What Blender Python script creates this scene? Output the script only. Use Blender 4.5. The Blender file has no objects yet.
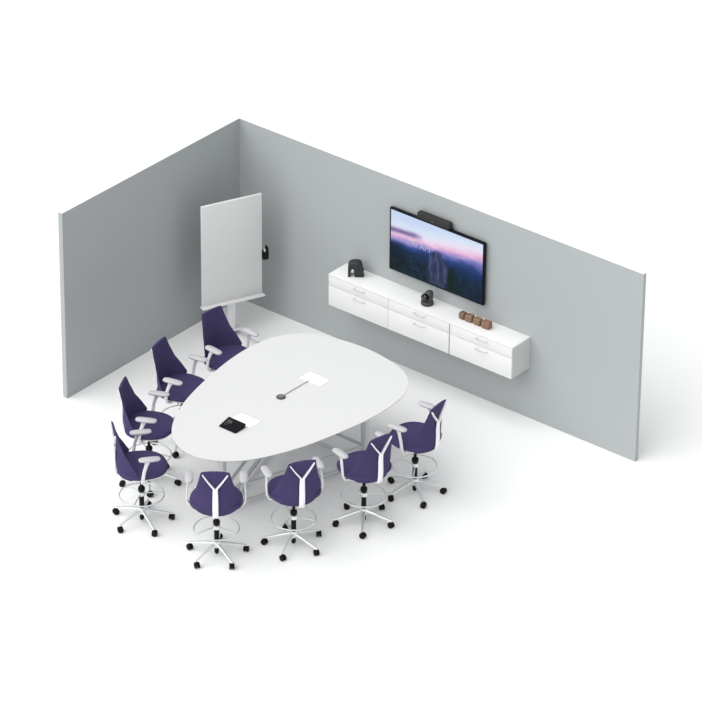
import bpy, bmesh, math, random
from mathutils import Vector, Matrix
random.seed(7)
PI = math.pi
COL = bpy.context.scene.collection

# ------------------------------------------------------------------ materials
def mat(name, rgb, rough=0.5, metal=0.0, bump=0.0, bscale=200.0, var=0.0, vscale=8.0, coat=0.0, spec=0.5):
    m = bpy.data.materials.new(name); m.use_nodes = True
    nt = m.node_tree; b = nt.nodes['Principled BSDF']
    b.inputs['Base Color'].default_value = (*rgb, 1)
    b.inputs['Roughness'].default_value = rough
    b.inputs['Metallic'].default_value = metal
    b.inputs['Specular IOR Level'].default_value = spec
    if coat: b.inputs['Coat Weight'].default_value = coat
    if bump or var:
        tc = nt.nodes.new('ShaderNodeTexCoord')
    if var:
        n = nt.nodes.new('ShaderNodeTexNoise'); n.inputs['Scale'].default_value = vscale
        n.inputs['Detail'].default_value = 4
        nt.links.new(tc.outputs['Object'], n.inputs['Vector'])
        r = nt.nodes.new('ShaderNodeValToRGB')
        r.color_ramp.elements[0].position = .3; r.color_ramp.elements[1].position = .7
        r.color_ramp.elements[0].color = (*[c*(1-var) for c in rgb], 1)
        r.color_ramp.elements[1].color = (*[min(1, c*(1+var)) for c in rgb], 1)
        nt.links.new(n.outputs['Fac'], r.inputs['Fac'])
        nt.links.new(r.outputs['Color'], b.inputs['Base Color'])
    if bump:
        n2 = nt.nodes.new('ShaderNodeTexNoise'); n2.inputs['Scale'].default_value = bscale
        nt.links.new(tc.outputs['Object'], n2.inputs['Vector'])
        bp = nt.nodes.new('ShaderNodeBump'); bp.inputs['Strength'].default_value = bump
        bp.inputs['Distance'].default_value = 0.002
        nt.links.new(n2.outputs['Fac'], bp.inputs['Height'])
        nt.links.new(bp.outputs['Normal'], b.inputs['Normal'])
    return m

M = dict(
    floor=mat('floor_white', (.845, .845, .845), .7, spec=.2),
    wall=mat('wall_paint_grey', (.39, .411, .417), .8, bump=.05, bscale=300, spec=.2),
    cap=mat('wall_cap_white', (.9, .92, .92), .6),
    purple=mat('purple_fabric', (.057, .044, .122), .9, bump=.5, bscale=500, var=.14, vscale=120, spec=.2),
    white=mat('white_plastic', (.74, .74, .76), .4),
    frame=mat('white_back_frame', (.90, .90, .93), .35),
    pad=mat('light_grey_pad', (.50, .50, .52), .6),
    chrome=mat('polished_aluminium', (.80, .82, .82), .28, metal=.75),
    black=mat('black_plastic', (.006, .006, .007), .5, spec=.15),
    table=mat('white_laminate', (.66, .66, .66), .45, spec=.3),
    edge=mat('table_edge_band', (.52, .53, .54), .5),
    legs=mat('silver_grey_metal', (.58, .59, .60), .4, metal=.3),
    lid=mat('bright_white_lid', (.97, .97, .97), .4),
    gap=mat('grey_joint', (.50, .50, .51), .7),
    lacquer=mat('white_lacquer', (.78, .78, .78), .35, spec=.3),
    carcass=mat('shaded_cabinet_side', (.56, .57, .565), .45, var=.03, vscale=4, spec=.3),  # white cabinet sides, with their shade put into the darker colour
    wire=mat('steel_wire', (.55, .56, .57), .3, metal=.8),
    board=mat('whiteboard_enamel', (.67, .67, .672), .3, spec=.3),
    boardedge=mat('whiteboard_edge', (.74, .74, .75), .4),
    bezel=mat('tv_bezel', (.004, .005, .009), .4, spec=.15),
    cloth=mat('dark_grey_speaker_cloth', (.024, .024, .024), .9, bump=.8, bscale=700, var=.3, vscale=300),
    darkgrey=mat('dark_graphite', (.045, .045, .047), .5),
    charcoal=mat('charcoal_shell', (.016, .019, .021), .55),
    lens=mat('lens_glass', (.003, .003, .004), .08, coat=1),
    podgrey=mat('pod_top_grey', (.16, .16, .16), .7, bump=.5, bscale=900),
    glassblk=mat('black_glass', (.004, .004, .006), .3, spec=.15),
    cable=mat('grey_cable', (.30, .29, .29), .5),
    grey=mat('grey_print', (.10, .10, .11), .5),
)
def wood(name, a, b):
    m = bpy.data.materials.new(name); m.use_nodes = True
    nt = m.node_tree; s = nt.nodes['Principled BSDF']; s.inputs['Roughness'].default_value = .5
    tc = nt.nodes.new('ShaderNodeTexCoord'); mp = nt.nodes.new('ShaderNodeMapping')
    mp.inputs['Scale'].default_value = (40, 6, 40)
    n = nt.nodes.new('ShaderNodeTexNoise'); n.inputs['Scale'].default_value = 3; n.inputs['Detail'].default_value = 5
    r = nt.nodes.new('ShaderNodeValToRGB')
    r.color_ramp.elements[0].color = (*a, 1); r.color_ramp.elements[1].color = (*b, 1)
    r.color_ramp.elements[0].position = .35; r.color_ramp.elements[1].position = .65
    nt.links.new(tc.outputs['Object'], mp.inputs['Vector']); nt.links.new(mp.outputs['Vector'], n.inputs['Vector'])
    nt.links.new(n.outputs['Fac'], r.inputs['Fac']); nt.links.new(r.outputs['Color'], s.inputs['Base Color'])
    return m

# ------------------------------------------------------------------ mesh helpers
def new_bm(): return bmesh.new()

def obj(name, bm, m, parent=None, smooth=True, angle=35):
    me = bpy.data.meshes.new(name)
    bmesh.ops.recalc_face_normals(bm, faces=bm.faces)
    bm.to_mesh(me); bm.free()
    me.materials.append(m)
    if smooth:
        for p in me.polygons: p.use_smooth = True
        try: me.set_sharp_from_angle(angle=math.radians(angle))
        except Exception: pass
    o = bpy.data.objects.new(name, me); COL.objects.link(o)
    if parent: o.parent = parent
    return o

def add_box(bm, lo, hi, bev=0.0, seg=2, M4=None):
    r = bmesh.ops.create_cube(bm, size=1)
    vs = r['verts']
    for v in vs:
        v.co = Vector([lo[i] + (v.co[i]+.5)*(hi[i]-lo[i]) for i in range(3)])
    if bev:
        es = list({e for v in vs for e in v.link_edges})
        r2 = bmesh.ops.bevel(bm, geom=es, offset=bev, segments=seg, affect='EDGES', profile=.5)
        vs = list({v for f in r2['faces'] for v in f.verts} | {v for v in vs if v.is_valid})
    if M4 is not None:
        bmesh.ops.transform(bm, matrix=M4, verts=[v for v in vs if v.is_valid])
    return vs

def add_sweep(bm, pts, rx, ry=None, n=10, up=Vector((0, 0, 1)), cap=True, closed=False):
    """tube with elliptic section along pts; rx may be a list"""
    pts = [Vector(p) for p in pts]; N = len(pts)
    rings = []
    for i, p in enumerate(pts):
        if closed: t = pts[(i+1) % N]-pts[i-1]
        else: t = pts[min(i+1, N-1)]-pts[max(i-1, 0)]
        t.normalize()
        u = up if abs(t.dot(up)) < .97 else Vector((0, 1, 0))
        a = t.cross(u).normalized(); b = a.cross(t).normalized()
        r1 = rx[i] if isinstance(rx, (list, tuple)) else rx
        r2 = (ry[i] if isinstance(ry, (list, tuple)) else ry) if ry is not None else r1
        rings.append([bm.verts.new(p+a*r1*math.cos(2*PI*k/n)+b*r2*math.sin(2*PI*k/n)) for k in range(n)])
    for i in range(N if closed else N-1):
        A, B = rings[i], rings[(i+1) % N]
        for k in range(n): bm.faces.new((A[k], A[(k+1) % n], B[(k+1) % n], B[k]))
    if cap and not closed:
        bm.faces.new(rings[0][::-1]); bm.faces.new(rings[-1])

def add_bar(bm, pts, w, h, side=None):
    """rectangular section bar along pts, w across, h high (section corners softened)"""
    pts = [Vector(p) for p in pts]; N = len(pts); rings = []
    for i, p in enumerate(pts):
        t = (pts[min(i+1, N-1)]-pts[max(i-1, 0)]).normalized()
        if side is not None: a = Vector(side).normalized()
        else: a = t.cross(Vector((0, 0, 1))); a = a.normalized() if a.length > .05 else Vector((1, 0, 0))
        b = a.cross(t).normalized()
        ww = w[i] if isinstance(w, (list, tuple)) else w
        hh = h[i] if isinstance(h, (list, tuple)) else h
        c = min(ww, hh)*.22
        sec = [(ww/2-c, -hh/2), (ww/2, -hh/2+c), (ww/2, hh/2-c), (ww/2-c, hh/2), (-ww/2+c, hh/2), (-ww/2, hh/2-c), (-ww/2, -hh/2+c), (-ww/2+c, -hh/2)]
        rings.append([bm.verts.new(p+a*x+b*y) for x, y in sec])
    for i in range(N-1):
        A, B = rings[i], rings[i+1]
        for k in range(8): bm.faces.new((A[k], A[(k+1) % 8], B[(k+1) % 8], B[k]))
    bm.faces.new(rings[0][::-1]); bm.faces.new(rings[-1])

def add_lathe(bm, prof, c=(0, 0, 0), n=28, M4=None):
    """prof: list of (r, z)"""
    rings = []; new = []
    for r, z in prof:
        if r < 1e-5:
            v = bm.verts.new((c[0], c[1], c[2]+z)); rings.append([v]); new.append(v)
        else:
            rg = [bm.verts.new((c[0]+r*math.cos(2*PI*k/n), c[1]+r*math.sin(2*PI*k/n), c[2]+z)) for k in range(n)]
            rings.append(rg); new += rg
    for A, B in zip(rings, rings[1:]):
        for k in range(n):
            k2 = (k+1) % n
            if len(A) == 1 and len(B) > 1: bm.faces.new((A[0], B[k], B[k2]))
            elif len(B) == 1 and len(A) > 1: bm.faces.new((A[k], B[0], A[k2]))
            elif len(A) > 1: bm.faces.new((A[k], A[k2], B[k2], B[k]))
    if len(rings[0]) > 1: bm.faces.new(rings[0][::-1])
    if len(rings[-1]) > 1: bm.faces.new(rings[-1])
    if M4 is not None: bmesh.ops.transform(bm, matrix=M4, verts=new)

def add_loops(bm, loops):
    """closed loft through equal-length vertex loops, ends capped"""
    R = [[bm.verts.new(p) for p in lp] for lp in loops]; n = len(R[0])
    for A, B in zip(R, R[1:]):
        for k in range(n): bm.faces.new((A[k], A[(k+1) % n], B[(k+1) % n], B[k]))
    bm.faces.new(R[0][::-1]); bm.faces.new(R[-1])

def thing(name, label, cat, loc=(0, 0, 0), rz=0, group=None):
    o = bpy.data.objects.new(name, None); COL.objects.link(o)
    o.empty_display_size = .1
    o.location = loc; o.rotation_euler = (0, 0, rz)
    o['label'] = label; o['category'] = cat
    if group: o['group'] = group
    return o
def tag(o, label, cat, group=None):
    o['label'] = label; o['category'] = cat
    if group: o['group'] = group
    return o
def struct(name, bm, m, smooth=False):
    o = obj(name, bm, m, smooth=smooth); o['kind'] = 'structure'; return o
def interp(tab, x):
    if x <= tab[0][0]: return tab[0][1]
    for (a, va), (b, vb) in zip(tab, tab[1:]):
        if x <= b:
            t = (x-a)/(b-a); return va+(vb-va)*t
    return tab[-1][1]
def smooth_interp(tab, x):
    if x <= tab[0][0]: return tab[0][1]
    for (a, va), (b, vb) in zip(tab, tab[1:]):
        if x <= b:
            t = (x-a)/(b-a); t = t*t*(3-2*t); return va+(vb-va)*t
    return tab[-1][1]

# ------------------------------------------------------------------ setting
H = 2.6; LX = 3.30; LY = 6.272; TH = .055
bm = new_bm(); add_box(bm, (-90, -90, -.2), (60, 60, 0)); struct('floor', bm, M['floor'])
bm = new_bm(); add_box(bm, (0, -.065, 0), (LX, 0, H-.006)); struct('wall_left', bm, M['wall'])
bm = new_bm(); add_box(bm, (-TH, -.065, 0), (0, LY, H-.006)); struct('wall_right', bm, M['wall'])
bm = new_bm(); add_box(bm, (0, -.065, H-.006), (LX, 0, H)); struct('trim_1', bm, M['cap'])
bm = new_bm(); add_box(bm, (-TH, -.065, H-.006), (0, LY, H)); struct('trim_2', bm, M['cap'])

# ------------------------------------------------------------------ drafting chair
def superloop(wx, y0, y1, z, n=40, e=2.6, shift=0, dip=0.0, fw=1.0):
    cy = (y0+y1)/2; ry = (y1-y0)/2; out = []
    for k in range(n):
        a = 2*PI*k/n; c, s = math.cos(a), math.sin(a)
        x = wx*abs(c)**(2/e)*(1 if c >= 0 else -1); y = cy+ry*abs(s)**(2/e)*(1 if s >= 0 else -1)
        t = (y-y0)/(y1-y0)
        x *= (1-(1-fw)*t)
        out.append(Vector((x, y, z+dip*(1-t)**2)))
    return out

def make_chair():
    t = thing('drafting_chair', 'x', 'chair', group='purple drafting chairs around the table')
    # seat cushion
    bm = new_bm()
    E = 2.5; F = .86
    L = [superloop(.310, -.262, .288, .7455, e=E, fw=F), superloop(.328, -.276, .305, .757, e=E, fw=F),
         superloop(.333, -.278, .312, .780, e=E, fw=F), superloop(.320, -.266, .300, .800, e=E, fw=F), superloop(.285, -.232, .270, .812, e=E, fw=F),
         superloop(.20, -.16, .19, .812, e=E, fw=F), superloop(.08, -.07, .09, .808, e=E, fw=F)]
    add_loops(bm, L); obj('seat', bm, M['purple'], t, angle=60)
    # pan below the cushion
    bm = new_bm()
    add_loops(bm, [superloop(.10, -.11, .11, .668, e=2.5), superloop(.20, -.18, .20, .690, e=2.5), superloop(.285, -.235, .270, .716, e=2.5, fw=F), superloop(.296, -.246, .280, .732, e=2.5, fw=F), superloop(.294, -.244, .278, .7452, e=2.5, fw=F)])
    obj('seat_pan', bm, M['white'], t, angle=60)
    # back panel : t=0 bottom, 1 top
    zt = [(0, .706), (1, 1.335)]
    yc = [(0, -.262), (.08, -.278), (.3, -.286), (.5, -.280), (.75, -.292), (1, -.314)]
    hw = [(0, .215), (.05, .262), (.11, .292), (.2, .306), (.36, .276), (.55, .228), (.78, .192), (1, .166)]
    wrap = [(0, .10), (.13, .180), (.2, .188), (.34, .140), (.55, .062), (.8, .018), (1, .0)]
    NU, NV = 16, 26
    def backpt(u, v, off=0.0):
        z = interp(zt, v); y = interp(yc, v)
        if v > .5: pass
        w = interp(hw, v)
        return Vector((u*w, y+interp(wrap, v)*abs(u)**2.2+off, z-.012*(abs(u)**2)*(1 if v > .95 else 0)))
    bm = new_bm()
    fr = [[bm.verts.new(backpt(-1+2*i/NU, j/NV, .011*(1-abs(-1+2*i/NU)**6)+.002)) for i in range(NU+1)] for j in range(NV+1)]
    bk = [[bm.verts.new(backpt(-1+2*i/NU, j/NV, -.011*(1-abs(-1+2*i/NU)**6)-.002)) for i in range(NU+1)] for j in range(NV+1)]
    for j in range(NV):
        for i in range(NU):
            bm.faces.new((fr[j][i], fr[j][i+1], fr[j+1][i+1], fr[j+1][i]))
            bm.faces.new((bk[j][i], bk[j+1][i], bk[j+1][i+1], bk[j][i+1]))
        for i in (0, NU): bm.faces.new((fr[j][i], fr[j+1][i], bk[j+1][i], bk[j][i]))
    for i in range(NU):
        for j in (0, NV): bm.faces.new((fr[j][i], fr[j][i+1], bk[j][i+1], bk[j][i]))
    obj('backrest', bm, M['purple'], t, angle=70)
    # Y shaped tower behind the back
    bm = new_bm()
    jn = backpt(0, .62, -.034)
    add_bar(bm, [(0, -.16, .700), (0, -.245, .690), (0, -.298, .706), (0, -.314, .78), (0, -.318, .88), (0, -.314, .99), tuple(jn)], [.05, .060, .066, .068, .068, .064, .058], [.03, .028, .026, .024, .022, .022, .02], side=(1, 0, 0))
    for s in (-1, 1):
        a = backpt(s*.46, .79, -.028); b = backpt(s*.84, .935, -.016)
        add_bar(bm, [tuple(jn+Vector((0, .0, -.012))), tuple(a), tuple(b)], [.040, .036, .034], [.018, .014, .012])
    obj('back_frame', bm, M['frame'], t, angle=50)
    # arms
    for s in (-1, 1):
        bm = new_bm()
        add_bar(bm, [(s*.10, -.01, .700), (s*.24, -.02, .700), (s*.312, -.03, .720), (s*.341, -.035, .775), (s*.341, -.02, .88), (s*.330, .01, .970), (s*.318, .035, 1.028)],
                [.06, .058, .050, .042, .040, .046, .066], [.03, .026, .022, .018, .018, .02, .024], side=(0, 1, 0))
        ar = obj('armrest', bm, M['white'], t, angle=50)
        bm = new_bm()
        def pl(w, l, z): return [Vector((s*.315+p.x, .05+p.y, z)) for p in superloop(w, -l, l, 0, n=28, e=3.2)]
        add_loops(bm, [pl(.040, .118, 1.024), pl(.048, .128, 1.032), pl(.049, .130, 1.044), pl(.042, .122, 1.054)])
        obj('arm_pad', bm, M['pad'], ar, angle=60)
    # mechanism and column
    bm = new_bm()
    add_box(bm, (-.075, -.13, .648), (.075, .10, .690), .012)
    add_sweep(bm, [(.07, .04, .675), (.17, .05, .668), (.20, .05, .664)], .007, .009)
    obj('tilt_mechanism', bm, M['black'], t)
    bm = new_bm()
    add_lathe(bm, [(.0, .03), (.018, .03), (.027, .045), (.027, .15), (.030, .155), (.030, .405), (.022, .41), (.022, .43), (.040, .436), (.043, .455), (.040, .478), (.026, .490), (.0185, .50), (.0185, .665), (0, .665)], n=20)
    obj('gas_column', bm, M['black'], t)
    # foot ring
    bm = new_bm()
    add_sweep(bm, [(.265*math.cos(2*PI*k/48), .265*math.sin(2*PI*k/48), .372) for k in range(48)], .0095, n=8, closed=True)
    for k in range(3):
        a = 2*PI*k/3+PI/2
        add_sweep(bm, [(.03*math.cos(a), .03*math.sin(a), .395), (.15*math.cos(a), .15*math.sin(a), .388), (.262*math.cos(a), .262*math.sin(a), .372)], .008, n=8)
    add_lathe(bm, [(.020, .368), (.044, .372), (.046, .405), (.040, .418), (.020, .42)], n=20)
    obj('foot_ring', bm, M['chrome'], t)
    # star base
    bm = new_bm()
    add_lathe(bm, [(.0, .118), (.040, .118), (.050, .13), (.050, .185), (.040, .205), (.0, .206)], n=20)
    obj('base_hub', bm, M['chrome'], t)
    for k in range(5):
        a = PI/2-math.radians(4)+2*PI*k/5
        d = Vector((math.cos(a), math.sin(a), 0)); sd = Vector((-math.sin(a), math.cos(a), 0))
        bm = new_bm()
        add_bar(bm, [d*.03+Vector((0, 0, .165)), d*.12+Vector((0, 0, .150)), d*.24+Vector((0, 0, .118)), d*.335+Vector((0, 0, .094)), d*.362+Vector((0, 0, .088))],
                [.046, .040, .031, .026, .022], [.034, .028, .022, .019, .016], side=sd)
        lg = obj('base_leg', bm, M['chrome'], t)
        bm = new_bm()
        cc = d*.350
        ax = (d*.5+sd*.86).normalized() if k % 2 else (d*.86-sd*.5).normalized()
        fw = Vector((0, 0, 1)).cross(ax)
        for s in (-1, 1):
            R3 = Matrix((fw, Vector((0, 0, 1)), ax)).transposed().to_4x4()
            T = Matrix.Translation(cc+fw*.008+Vector((0, 0, .036))+ax*s*.019) @ R3
            add_lathe(bm, [(.0, -.012), (.028, -.012), (.036, -.008), (.036, .008), (.028, .012), (.0, .012)], n=18, M4=T)
        T = Matrix.Translation(cc+fw*.004+Vector((0, 0, .042)))@Matrix((fw, ax, Vector((0, 0, -1)))).transposed().to_4x4()
        add_box(bm, (-.026, -.010, -.026), (.020, .010, .012), .006, M4=T)
        add_sweep(bm, [cc+Vector((0, 0, .05)), cc+Vector((0, 0, .092))], .009, n=10)
        obj('caster', bm, M['black'], lg)
    return t

def dup(root, label):
    r = root.copy(); COL.objects.link(r); r['label'] = label
    for ch in list(root.children):
        c = ch.copy(); COL.objects.link(c); c.parent = r
        for g in list(ch.children):
            d = g.copy(); COL.objects.link(d); d.parent = c
    return r

CH = [  # x, y, forward direction (deg), label
 (4.832, 3.755, 218.9, 'purple drafting chair seen squarely from behind, leftmost of the front four'),
 (4.088, 4.303, 237.9, 'purple drafting chair showing its white Y back, second from left of the front four'),
 (3.168, 4.613, 256.4, 'purple drafting chair showing its white Y back, third from left of the front four'),
 (2.262, 4.663, 274.4, 'purple drafting chair at far right of the table, white Y back turned sideways'),
 (4.838, 2.597, 141.0, 'purple drafting chair at far lower left with its back seen edge-on as a thin blade'),
 (4.097, 2.062, 117.5, 'purple drafting chair in the left row, third from the whiteboard'),
 (3.175, 1.783, 102.3, 'purple drafting chair in the left row, second from the whiteboard'),
 (2.270, 1.765, 84.5, 'purple drafting chair at the upper left, directly in front of the whiteboard stand'),
]
proto = make_chair()
for i, (x, y, a, lab) in enumerate(CH):
    if i == 0:
        c = proto; c['label'] = lab
    else: c = dup(proto, lab)
    c.location = (x, y, 0); c.rotation_euler = (0, 0, math.radians(a-90))

# ------------------------------------------------------------------ conference table
TZ = 1.07; AX = 3.20
HW = [(1.400, .0), (1.403, .08), (1.412, .20), (1.432, .34), (1.462, .49), (1.51, .635), (1.58, .765), (1.675, .88), (1.79, .965), (1.93, 1.035), (2.10, 1.078), (2.30, 1.098), (2.50, 1.098),
      (2.75, 1.077), (3.00, 1.038), (3.25, .990), (3.50, .932), (3.75, .858), (4.00, .758), (4.18, .665), (4.33, .565), (4.45, .455), (4.54, .335), (4.595, .215), (4.625, .10), (4.632, 0)]
def catmull(pts, sub=4):
    out = []; n = len(pts)
    for i in range(n):
        p0, p1, p2, p3 = pts[i-1], pts[i], pts[(i+1) % n], pts[(i+2) % n]
        for k in range(sub):
            t = k/sub
            out.append(tuple(.5*((2*p1[j])+(-p0[j]+p2[j])*t+(2*p0[j]-5*p1[j]+4*p2[j]-p3[j])*t*t+(-p0[j]+3*p1[j]-3*p2[j]+p3[j])*t**3) for j in (0, 1)))
    return out
poly = [(x, w) for x, w in HW] + [(x, -w) for x, w in HW[-2:0:-1]]
poly = catmull(poly, 4)
CX = 3.0
tab = thing('conference_table', 'large white rounded-triangle bar-height conference table in the middle of the purple chairs', 'table', (CX, AX, 0))
def tl(scale_in, z): # inset loop
    n = len(poly); out = []
    for i, (x, y) in enumerate(poly):
        a = poly[i-1]; b = poly[(i+1) % n]
        tx, ty = b[0]-a[0], b[1]-a[1]; L = math.hypot(tx, ty) or 1
        # outward normal (orientation: increasing x with +y -> clockwise)
        nx, ny = -ty/L, tx/L
        out.append(Vector((x-CX-nx*scale_in, y-ny*scale_in, z)))
    return out
bm = new_bm()
add_loops(bm, [tl(.004, TZ-.012), tl(0, TZ-.010), tl(0, TZ-.003), tl(.003, TZ)])
obj('tabletop', bm, M['table'], tab, angle=30)
bm = new_bm()
add_loops(bm, [tl(.030, TZ-.034), tl(.004, TZ-.0125), tl(.004, TZ-.012)])
obj('edge_band', bm, M['edge'], tab, angle=30)
# three-column base with rails
cols = [(4.08-CX, 0.0), (2.20-CX, .64), (2.20-CX, -.64)]
for (x, y) in cols:
    bm = new_bm()
    add_box(bm, (x-.036, y-.036, .02), (x+.036, y+.036, TZ-.036), .008)
    add_box(bm, (x-.11, y-.11, TZ-.042), (x+.11, y+.11, TZ-.0345), .002)
    add_lathe(bm, [(.0, .0), (.035, .0), (.035, .02), (0, .02)], c=(x, y, 0), n=20)
    obj('leg', bm, M['legs'], tab)
def rail(a, b, z, w, h):
    A = Vector((a[0], a[1], z)); B = Vector((b[0], b[1], z)); d = (B-A).normalized()
    bm = new_bm(); add_bar(bm, [A+d*.034, B-d*.034], w, h); obj('foot_rail', bm, M['legs'], tab)
for i, j in ((0, 1), (0, 2), (1, 2)):
    rail(cols[i], cols[j], .30, .035, .035); rail(cols[i], cols[j], .065, .05, .04)
    A = Vector((*cols[i], TZ-.062)); B = Vector((*cols[j], TZ-.062)); d = (B-A).normalized()
    bm = new_bm(); add_bar(bm, [A+d*.034, B-d*.034], .04, .05); obj('top_beam', bm, M['legs'], tab)
# power hatches in the top
for (x0, x1, y0, y1) in ((3.545, 3.745, 3.035, 3.345), (2.275, 2.475, 3.04, 3.36)):
    bm = new_bm(); add_box(bm, (x0-CX-.006, y0-AX-.006, TZ-.002), (x1-CX+.006, y1-AX+.006, TZ+.0008))
    h = obj('power_hatch', bm, M['gap'], tab, smooth=False)
    bm = new_bm(); add_box(bm, (x0-CX, y0-AX, TZ+.0008), (x1-CX, y1-AX, TZ+.003), .001)
    obj('hatch_lid', bm, M['lid'], h)

# things on the table
t = thing('touch_controller', 'black wedge-shaped touch panel lying beside the nearer white hatch on the tabletop', 'controller', (3.858, 3.17, TZ+.0035))
bm = new_bm()
W = .13; x0, x1 = -.095, .095
prof = [(x1, 0), (x1, .010), (x0+.012, .052), (x0, .046), (x0+.02, 0)]
A = [bm.verts.new((x, -W, z)) for x, z in prof]; Bv = [bm.verts.new((x, W, z)) for x, z in prof]
for k in range(5): bm.faces.new((A[k], A[(k+1) % 5], Bv[(k+1) % 5], Bv[k]))
bm.faces.new(A[::-1]); bm.faces.new(Bv)
bmesh.ops.bevel(bm, geom=[e for e in bm.edges if abs(e.verts[0].co.y-e.verts[1].co.y) < 1e-4], offset=.003, segments=2, affect='EDGES')
obj('housing', bm, M['black'], t)
def slope_pt(u, y, off): # u 0 (front) ..1 (rear) on sloped face
    a = Vector((x1, 0, .010)); b = Vector((x0+.012, 0, .052)); p = a.lerp(b, u); n = Vector((.042, 0, .178)).normalized()
    return Vector((p.x, y, p.z))+n*off
bm = new_bm()
lo = [slope_pt(u, y, .0002) for u, y in ((.06, -W+.01), (.06, W-.01), (.94, W-.01), (.94, -W+.01))]
hi = [slope_pt(u, y, .0015) for u, y in ((.06, -W+.01), (.06, W-.01), (.94, W-.01), (.94, -W+.01))]
add_loops(bm, [lo, hi]); scr = obj('display', bm, M['glassblk'], t, smooth=False)
bm = new_bm()
for (u0, u1, ya, yb) in ((.72, .78, -.10, -.03), (.58, .66, -.09, -.02), (.44, .48, -.10, -.04), (.30, .33, -.10, -.06)):
    add_loops(bm, [[slope_pt(u, y, .0016) for u, y in ((u0, ya), (u0, yb), (u1, yb), (u1, ya))], [slope_pt(u, y, .0020) for u, y in ((u0, ya), (u0, yb), (u1, yb), (u1, ya))]])
obj('display_marks', bm, M['grey'], scr, smooth=False)

t = thing('microphone_pod', 'small round dark grey microphone pod in the middle of the white tabletop', 'microphone', (2.965, 3.168, TZ+.001))
bm = new_bm(); add_lathe(bm, [(0, .0005), (.050, .0005), (.056, .004), (.055, .012), (.046, .019), (0, .019)], n=32); obj('body', bm, M['darkgrey'], t)
bm = new_bm(); add_lathe(bm, [(.0, .0185), (.042, .0185), (.040, .0215), (.014, .0225), (0, .0225)], n=32); obj('mesh_cover', bm, M['podgrey'], t)
bm = new_bm(); add_sweep(bm, [(-.05-.01*k*4.6, .001*k, .008) for k in range(11)], .0045, n=8)
obj('cable', bm, M['cable'], t)

# ------------------------------------------------------------------ wall cabinets
ZT, ZB, XF = 1.144, .702, .362
def cabinet(y0, y1, nsec, label, lo=0, hi=0):
    t = thing('wall_cabinet', label, 'cabinet', (0, (y0+y1)/2, ZB), group='white wall-hung drawer cabinets')
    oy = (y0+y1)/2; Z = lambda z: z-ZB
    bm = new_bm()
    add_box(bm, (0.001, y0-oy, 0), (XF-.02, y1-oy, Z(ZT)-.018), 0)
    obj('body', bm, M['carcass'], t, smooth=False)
    bm = new_bm(); add_box(bm, (0.001, y0-lo-oy, Z(ZT)-.018), (XF, y1+hi-oy, Z(ZT)), .0006); obj('top_panel', bm, M['lacquer'], t)
    sw = (y1-y0)/nsec
    for s in range(nsec):
        a = y0+s*sw; b = a+sw
        for (z0, z1, hz) in ((.990, 1.122, 1.098), (.704, .985, .950)):
            bm = new_bm(); add_box(bm, (XF-.0195, a-oy+.003, Z(z0)), (XF, b-oy-.003, Z(z1)), .0012)
            d = obj('drawer', bm, M['lacquer'], t)
            bm = new_bm(); c = (a+b)/2-oy
            pts = [(XF-.002, c-.055, Z(hz)), (XF+.036, c-.055, Z(hz)), (XF+.045, c-.046, Z(hz)), (XF+.045, c+.096, Z(hz)), (XF+.036, c+.105, Z(hz)), (XF-.002, c+.105, Z(hz))]
            add_sweep(bm, pts, .0042, n=8)
            obj('handle', bm, M['wire'], d)
    return t
cabinet(1.760, 3.672, 2, 'longer white wall-hung cabinet below the television, two drawer columns wide', hi=.0048)
cabinet(3.682, 4.641, 1, 'shorter white wall-hung cabinet at the right end, under the wooden blocks', lo=.0048)

# ------------------------------------------------------------------ television
TY0, TY1, TZ0, TZ1 = 2.490, 3.962, 1.358, 2.222
t = thing('television', 'large wall-mounted television showing a mountain at dusk above the white cabinets', 'television', (0, (TY0+TY1)/2, TZ0))
oy = (TY0+TY1)/2
bm = new_bm(); add_box(bm, (.028, TY0-oy, 0), (.070, TY1-oy, TZ1-TZ0), .004)
obj('housing', bm, M['bezel'], t)
bm = new_bm(); add_box(bm, (.001, -.25, .25), (.028, .25, .65), .003); obj('wall_bracket', bm, M['black'], t)
# screen grid with the picture as an attribute
NX, NZ = 200, 116
sy0, sy1, sz0, sz1 = TY0+.022-oy, TY1-.022-oy, .022, TZ1-TZ0-.022
me = bpy.data.meshes.new('screen'); vs = []; fs = []; cols_ = []
def hsh(i, j):
    n = (i*374761393+j*668265263) & 0xffffffff; n = ((n ^ (n >> 13))*1274126177) & 0xffffffff
    return ((n ^ (n >> 16)) & 0xffff)/65535.
def vn(x, y):
    i, j = math.floor(x), math.floor(y); fx, fy = x-i, y-j; fx = fx*fx*(3-2*fx); fy = fy*fy*(3-2*fy)
    return (hsh(i, j)*(1-fx)+hsh(i+1, j)*fx)*(1-fy)+(hsh(i, j+1)*(1-fx)+hsh(i+1, j+1)*fx)*fy
def fbm(x, y): return .5*vn(x, y)+.27*vn(2*x+7, 2*y+3)+.15*vn(4*x+1, 4*y+9)+.08*vn(8*x, 8*y)
def mix(a, b, t): t = max(0, min(1, t)); return tuple(a[i]+(b[i]-a[i])*t for i in range(3))
def s2l(c): return tuple(((v/255+.055)/1.055)**2.4 if v > 10 else v/255/12.92 for v in c)
def ramp(tab, x):
    for (a, ca), (b, cb) in zip(tab, tab[1:]):
        if x <= b: return mix(ca, cb, (x-a)/(b-a))
    return tab[-1][1]
SKY = [(-1, (196, 208, 244)), (-.34, (205, 220, 246)), (-.2, (222, 232, 250)), (-.12, (238, 226, 244)), (-.05, (240, 196, 226)), (-.01, (205, 165, 215)), (.03, (150, 140, 200)), (.07, (100, 106, 172)), (.11, (52, 72, 132)), (.18, (28, 52, 100)), (.32, (22, 42, 70)), (.75, (20, 34, 46))]
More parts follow.
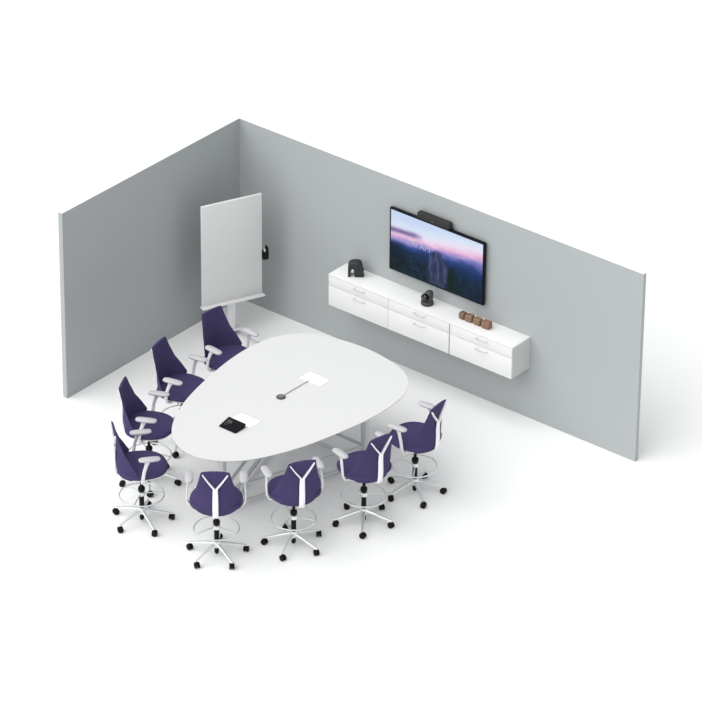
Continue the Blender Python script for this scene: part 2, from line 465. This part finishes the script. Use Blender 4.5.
def picture(u, v):
    hz = .44-.15*u+.03*math.sin(3*u+1)            # line of the far ridge, rising to the right
    d = v-hz+(fbm(u*9, v*14)-.5)*.10
    if d > -.05: d = -.05+(d+.05)*(1.25-.62*u)
    c = ramp(SKY, d)
    # long cloud at upper left
    cl = (v-(.33-.12*u+.0))/.045
    k = math.exp(-cl*cl)*max(0, min(1, (.36-u)/.1))*(.7+.5*fbm(u*14, v*30))
    c = mix(c, (118, 98, 150), k*.95)
    # dark forest in the lower left and around the dome
    fo = fbm(u*13+4, v*13)
    if v > .55: c = mix(c, mix((10, 24, 20), (40, 66, 92), fbm(u*30, v*22)*1.5-.35), min(1, (v-.55)*3.5)*(.45+1.1*max(0, fo-.25))*(1 if u < .4 or .6 < u < .78 else .6))
    c = mix(c, (12, 26, 32), .55*max(0, min(1, (.20-u)/.12))*max(0, min(1, (v-.48)/.12)))
    g = math.exp(-((u-.665)/.055)**2)*max(0, min(1, (v-.55)*6)); c = mix(c, (16, 36, 28), g*.85)
    # bare rock dome
    pk = .385+6*max(0, u-.52)**1.5+1.9*max(0, .50-u)**1.15
    w = .50+.03*math.sin(9*v)
    if v > pk and .385 < u < .645:
        k = min(1, (v-pk)/.05)*min(1, (u-.385)/.06)*min(1, (.645-u)/.04)*(1-.3*max(0, v-.7)/.3)
        rk = fbm(u*40, v*7)
        c = mix(c, mix((40, 48, 80), (98, 100, 134), (rk-.25)*1.8), k*.88)
    return s2l(c)
for j in range(NZ+1):
    for i in range(NX+1):
        vs.append((.0712, sy0+(sy1-sy0)*i/NX, sz0+(sz1-sz0)*j/NZ))
        cols_.append(picture(i/NX, 1-j/NZ))
for j in range(NZ):
    for i in range(NX):
        a = j*(NX+1)+i; fs.append((a, a+1, a+NX+2, a+NX+1))
me.from_pydata(vs, [], fs)
ca = me.color_attributes.new('picture', 'FLOAT_COLOR', 'POINT')
for k, c in enumerate(cols_): ca.data[k].color = (*c, 1)
sm = bpy.data.materials.new('lit_screen'); sm.use_nodes = True
nt = sm.node_tree; b = nt.nodes['Principled BSDF']; b.inputs['Base Color'].default_value = (.004, .004, .005, 1); b.inputs['Roughness'].default_value = .35
b.inputs['Specular IOR Level'].default_value = .04
at = nt.nodes.new('ShaderNodeAttribute'); at.attribute_name = 'picture'
nt.links.new(at.outputs['Color'], b.inputs['Emission Color']); b.inputs['Emission Strength'].default_value = 1.0
me.materials.append(sm)
screen = bpy.data.objects.new('screen', me); COL.objects.link(screen); screen.parent = t
wm = bpy.data.materials.new('lit_text'); wm.use_nodes = True
b = wm.node_tree.nodes['Principled BSDF']; b.inputs['Base Color'].default_value = (.02, .02, .02, 1)
b.inputs['Emission Color'].default_value = (.50, .54, .80, 1); b.inputs['Emission Strength'].default_value = .75
def text(name, s, size, y, z, parent):
    cu = bpy.data.curves.new(name, 'FONT'); cu.body = s; cu.size = size; cu.extrude = .0004
    tmp = bpy.data.objects.new('tmp', cu); COL.objects.link(tmp)
    bpy.context.view_layer.update()
    m2 = bpy.data.meshes.new_from_object(tmp.evaluated_get(bpy.context.evaluated_depsgraph_get()))
    bpy.data.objects.remove(tmp); bpy.data.curves.remove(cu)
    m2.transform(Matrix(((0, 0, 1, .0722), (1, 0, 0, y), (0, 1, 0, z), (0, 0, 0, 1))))
    m2.materials.clear(); m2.materials.append(wm)
    o = bpy.data.objects.new(name, m2); COL.objects.link(o); o.parent = parent; return o
text('clock_text', '10:40 AM', .115, sy0+.165, .445, screen)

t = thing('video_bar', 'dark grey fabric-covered video bar perched on the top edge of the television', 'video bar', (.062, 3.185, TZ1))
bm = new_bm(); add_box(bm, (-.045, -.255, .006), (.045, .255, .102), .030, seg=5); obj('body', bm, M['cloth'], t, angle=50)
bm = new_bm(); add_box(bm, (-.030, -.10, .0), (.030, .10, .010), .002); obj('stand', bm, M['black'], t)
bm = new_bm()
R3 = Matrix.Translation((.045, 0, .060)) @ Matrix.Rotation(PI/2, 4, 'Y')
add_lathe(bm, [(0, -.008), (.024, -.008), (.024, .003), (.018, .006), (0, .007)], n=24, M4=R3); obj('lens', bm, M['lens'], t)

# ------------------------------------------------------------------ things on the cabinets
# arch-shaped black ornament
t = thing('ornament', 'small black rounded arch-shaped ornament at the left end of the long white cabinet', 'ornament', (.165, 2.045, ZT), math.radians(128.9))
bm = new_bm()
def arch_loop(y, inset=0):
    o = []
    i = inset
    out = [(-.104+i, -.0), (-.104+i, .10), (-.098+i, .155-i*.4), (-.080+i*.7, .188-i), (-.035, .202-i), (.02, .203-i), (.055-i*.5, .193-i), (.074-i, .165-i*.4), (.082-i, .10), (.095-i, .05), (.096-i, 0.0)]
    inn = [(-.022+i, 0), (-.024+i, .05), (-.028+i, .088), (-.044, .108+i), (-.060-i, .096), (-.068-i, .06), (-.071-i, 0)]
    return [Vector((x, y, z)) for x, z in out+inn]
add_loops(bm, [arch_loop(-.060, .012), arch_loop(-.052, .003), arch_loop(-.04), arch_loop(.04), arch_loop(.052, .003), arch_loop(.060, .012)])
bmesh.ops.triangulate(bm, faces=[f for f in bm.faces if len(f.verts) > 4])
tag_o = obj('body', bm, M['charcoal'], t, angle=50)
bm = new_bm()
T = Matrix.Translation((.055, -.060, .10)) @ Matrix.Rotation(math.radians(15), 4, 'Y')
add_box(bm, (-.028, -.014, -.055), (.034, .006, .05), .012, seg=3, M4=T); obj('ear', bm, M['charcoal'], t, angle=50)

# pan-tilt camera
t = thing('conference_camera', 'black swivelling conference camera with a round lens in the middle of the long cabinet', 'camera', (.172, 3.178, ZT), math.radians(128.9))
bm = new_bm(); add_lathe(bm, [(0, 0), (.074, 0), (.080, .008), (.080, .034), (.072, .052), (.055, .060), (0, .060)], n=36); obj('base', bm, M['darkgrey'], t)
bm = new_bm()
add_loops(bm, [[Vector((x+dx, y, z)) for x, y in pts] for (z, dx, pts) in
  [(zz, dx, [(sx*math.cos(a), sy*math.sin(a)) for a in [2*PI*k/28 for k in range(28)]]) for zz, dx, sx, sy in
   ((.056, .0, .068, .060), (.09, .006, .066, .058), (.13, .014, .060, .054), (.160, .022, .052, .048), (.180, .026, .038, .036), (.187, .028, .018, .016))]])
obj('yoke', bm, M['darkgrey'], t, angle=60)
bm = new_bm()
T = Matrix.Translation((-.022, -.022, .112)) @ Matrix.Rotation(math.radians(38), 4, 'Z') @ Matrix.Rotation(-PI/2*.93, 4, 'Y')
T = Matrix.Translation((-.012, -.020, .112)) @ Matrix.Rotation(math.radians(50), 4, 'Z') @ Matrix.Rotation(-PI/2*.95, 4, 'Y')
add_lathe(bm, [(0, -.03), (.046, -.03), (.050, -.02), (.050, .040), (.046, .048), (.040, .050), (.036, .044), (0, .044)], n=32, M4=T)
hd = obj('camera_head', bm, M['black'], t)
bm = new_bm(); add_lathe(bm, [(0, .0442), (.035, .0442), (.029, .050), (.014, .053), (0, .054)], n=28, M4=T); obj('lens', bm, M['lens'], hd)

# four wooden blocks
WD = [((.13, .085, .055), (.20, .135, .085)), ((.19, .105, .062), (.27, .16, .10)), ((.19, .11, .062), (.27, .165, .10)), ((.185, .095, .060), (.27, .15, .10))]
LB = ['dark brown wooden block, leftmost of the four on the white cabinet', 'tan brown wooden block, second from the left on the white cabinet',
      'tan brown wooden block, third from the left on the white cabinet', 'reddish wooden block, rightmost and nearest the cabinet end']
BY = [(3.735, .040, .045), (3.840, .052, .046), (3.968, .053, .045), (4.102, .058, .048)]
for k in range(4):
    y, hl, r = BY[k]
    bm = new_bm()
    def lp(yy, rr): return [Vector((rr*math.copysign(abs(math.cos(a))**.45, math.cos(a)), yy, r+rr*math.copysign(abs(math.sin(a))**.45, math.sin(a)))) for a in [2*PI*i/32 for i in range(32)]]
    add_loops(bm, [lp(-hl, r*.72), lp(-hl+.004, r*.88), lp(-hl+.014, r), lp(-.006, r), lp(-.003, r*.93), (lp(.0, r*.93)), lp(.003, r), lp(hl-.014, r), lp(hl-.004, r*.88), lp(hl, r*.72)])
    o = obj('wooden_block', bm, wood('wood_%d' % k, *WD[k]), angle=40)
    o.location = (.170, y, ZT); o.rotation_euler = (0, 0, math.radians((-4, 3, -3, 5)[k]))
    tag(o, LB[k], 'wooden block', 'wooden blocks on the right cabinet')

# ------------------------------------------------------------------ mobile whiteboard
t = thing('mobile_whiteboard', 'tall white board on a white column stand in the corner behind the chairs', 'whiteboard', (.812, .548, 0), math.radians(155.9))
bm = new_bm(); add_box(bm, (-.424, -.040, .545), (.410, -.012, 1.968), .004); obj('frame', bm, M['boardedge'], t)
bm = new_bm(); add_box(bm, (-.412, -.0425, .557), (.398, -.0398, 1.956), .0008); obj('board_panel', bm, M['board'], t)
bm = new_bm(); add_box(bm, (-.445, -.105, .528), (.425, -.012, .544), .004)
add_box(bm, (-.445, -.108, .530), (.425, -.100, .556), .003)
obj('pen_tray', bm, M['boardedge'], t)
bm = new_bm(); add_box(bm, (-.055, -.011, .09), (.055, .045, 1.60), .008)
add_box(bm, (-.28, -.0115, 1.20), (.28, .010, 1.27), .003); add_box(bm, (-.28, -.0115, .74), (.28, .010, .81), .003)
obj('column', bm, M['white'], t)
bm = new_bm(); add_box(bm, (-.13, -.03, .075), (.13, .09, .100), .006); obj('base_plate', bm, M['white'], t)
for s in (-1, 1):
    bm = new_bm(); add_bar(bm, [(s*.095, .12, .087), (s*.115, .0, .087), (s*.20, -.36, .087), (s*.212, -.42, .084)], [.05, .055, .045, .035], [.022, .028, .026, .02])
    lg = obj('foot', bm, M['white'], t)
    for (x, y) in ((s*.095, .11), (s*.21, -.40)):
        bm = new_bm()
        for q in (-1, 1):
            T = Matrix.Translation((x+q*.016, y, .032)) @ Matrix.Rotation(PI/2, 4, 'Y')
            add_lathe(bm, [(0, -.010), (.026, -.010), (.032, -.006), (.032, .006), (.026, .010), (0, .010)], n=18, M4=T)
        add_sweep(bm, [(x, y, .03), (x, y, .078)], .009, n=10)
        add_sweep(bm, [(x-.02, y, .032), (x+.02, y, .032)], .010, n=10)
        obj('caster', bm, M['black'], lg)

# small black camera clipped to the board edge
t = thing('clip_on_camera', 'small black device clipped to the right edge of the whiteboard', 'camera')
m4 = Matrix.Translation((.812, .548, 0)) @ Matrix.Rotation(math.radians(155.9), 4, 'Z')
t.location = m4 @ Vector((.460, -.026, 1.02)); t.rotation_euler = (0, 0, math.radians(155.9))
bm = new_bm(); add_box(bm, (-.042, -.040, .0), (.040, .035, .125), .016, seg=4)
add_sweep(bm, [(.012, 0, .10), (.020, 0, .15), (.014, 0, .185)], [.030, .026, .012], n=16)
obj('body', bm, M['black'], t, angle=60)
bm = new_bm(); add_box(bm, (-.049, -.022, .02), (-.0415, .022, .10), .003); obj('clip', bm, M['black'], t)
bm = new_bm(); add_sweep(bm, [(-.018, -.026, .112), (-.016, -.022, .15), (-.012, -.012, .178)], [.011, .010, .006], n=12); obj('highlight_strip', bm, M['white'], t)  # pale strip modelled as the highlight on the black body

# ------------------------------------------------------------------ camera
p = dict(C=(38.24824991904838, 32.724843412889, 28.339705611251958), yaw=-2.4622946473858627, pit=0.5244535168590353, rol=0.009317067970913995, f=4490.65754480495)
F = Vector((math.cos(p['pit'])*math.cos(p['yaw']), math.cos(p['pit'])*math.sin(p['yaw']), -math.sin(p['pit'])))
R = F.cross(Vector((0, 0, 1))).normalized(); U = R.cross(F)
cr, sr = math.cos(p['rol']), math.sin(p['rol'])
R2 = R*cr+U*sr; U2 = -R*sr+U*cr
cam = bpy.data.cameras.new('camera'); co = bpy.data.objects.new('camera', cam); COL.objects.link(co)
mw = Matrix((R2, U2, -F)).transposed().to_4x4(); mw.translation = Vector(p['C']); co.matrix_world = mw
cam.sensor_fit = 'HORIZONTAL'; cam.sensor_width = 36; cam.lens = 36*p['f']/702
cam.clip_start = 1; cam.clip_end = 400
bpy.context.scene.camera = co

# ------------------------------------------------------------------ light
w = bpy.data.worlds.new('world'); bpy.context.scene.world = w; w.use_nodes = True
w.node_tree.nodes['Background'].inputs['Color'].default_value = (.97, .99, 1, 1)
w.node_tree.nodes['Background'].inputs['Strength'].default_value = .74
sd = bpy.data.lights.new('sun', 'SUN'); sd.energy = 2.75; sd.angle = math.radians(75); sd.color = (1, .995, .98)
so = bpy.data.objects.new('sun', sd); COL.objects.link(so)
d = Vector((.8, -.3, 1.1)).normalized()
so.rotation_euler = d.to_track_quat('Z', 'Y').to_euler(); so.location = (5, 4, 8)

vs_ = bpy.context.scene.view_settings
vs_.view_transform = 'Standard'; vs_.look = 'None'; vs_.gamma = 1; vs_.exposure = -0.05; vs_.use_curve_mapping = False
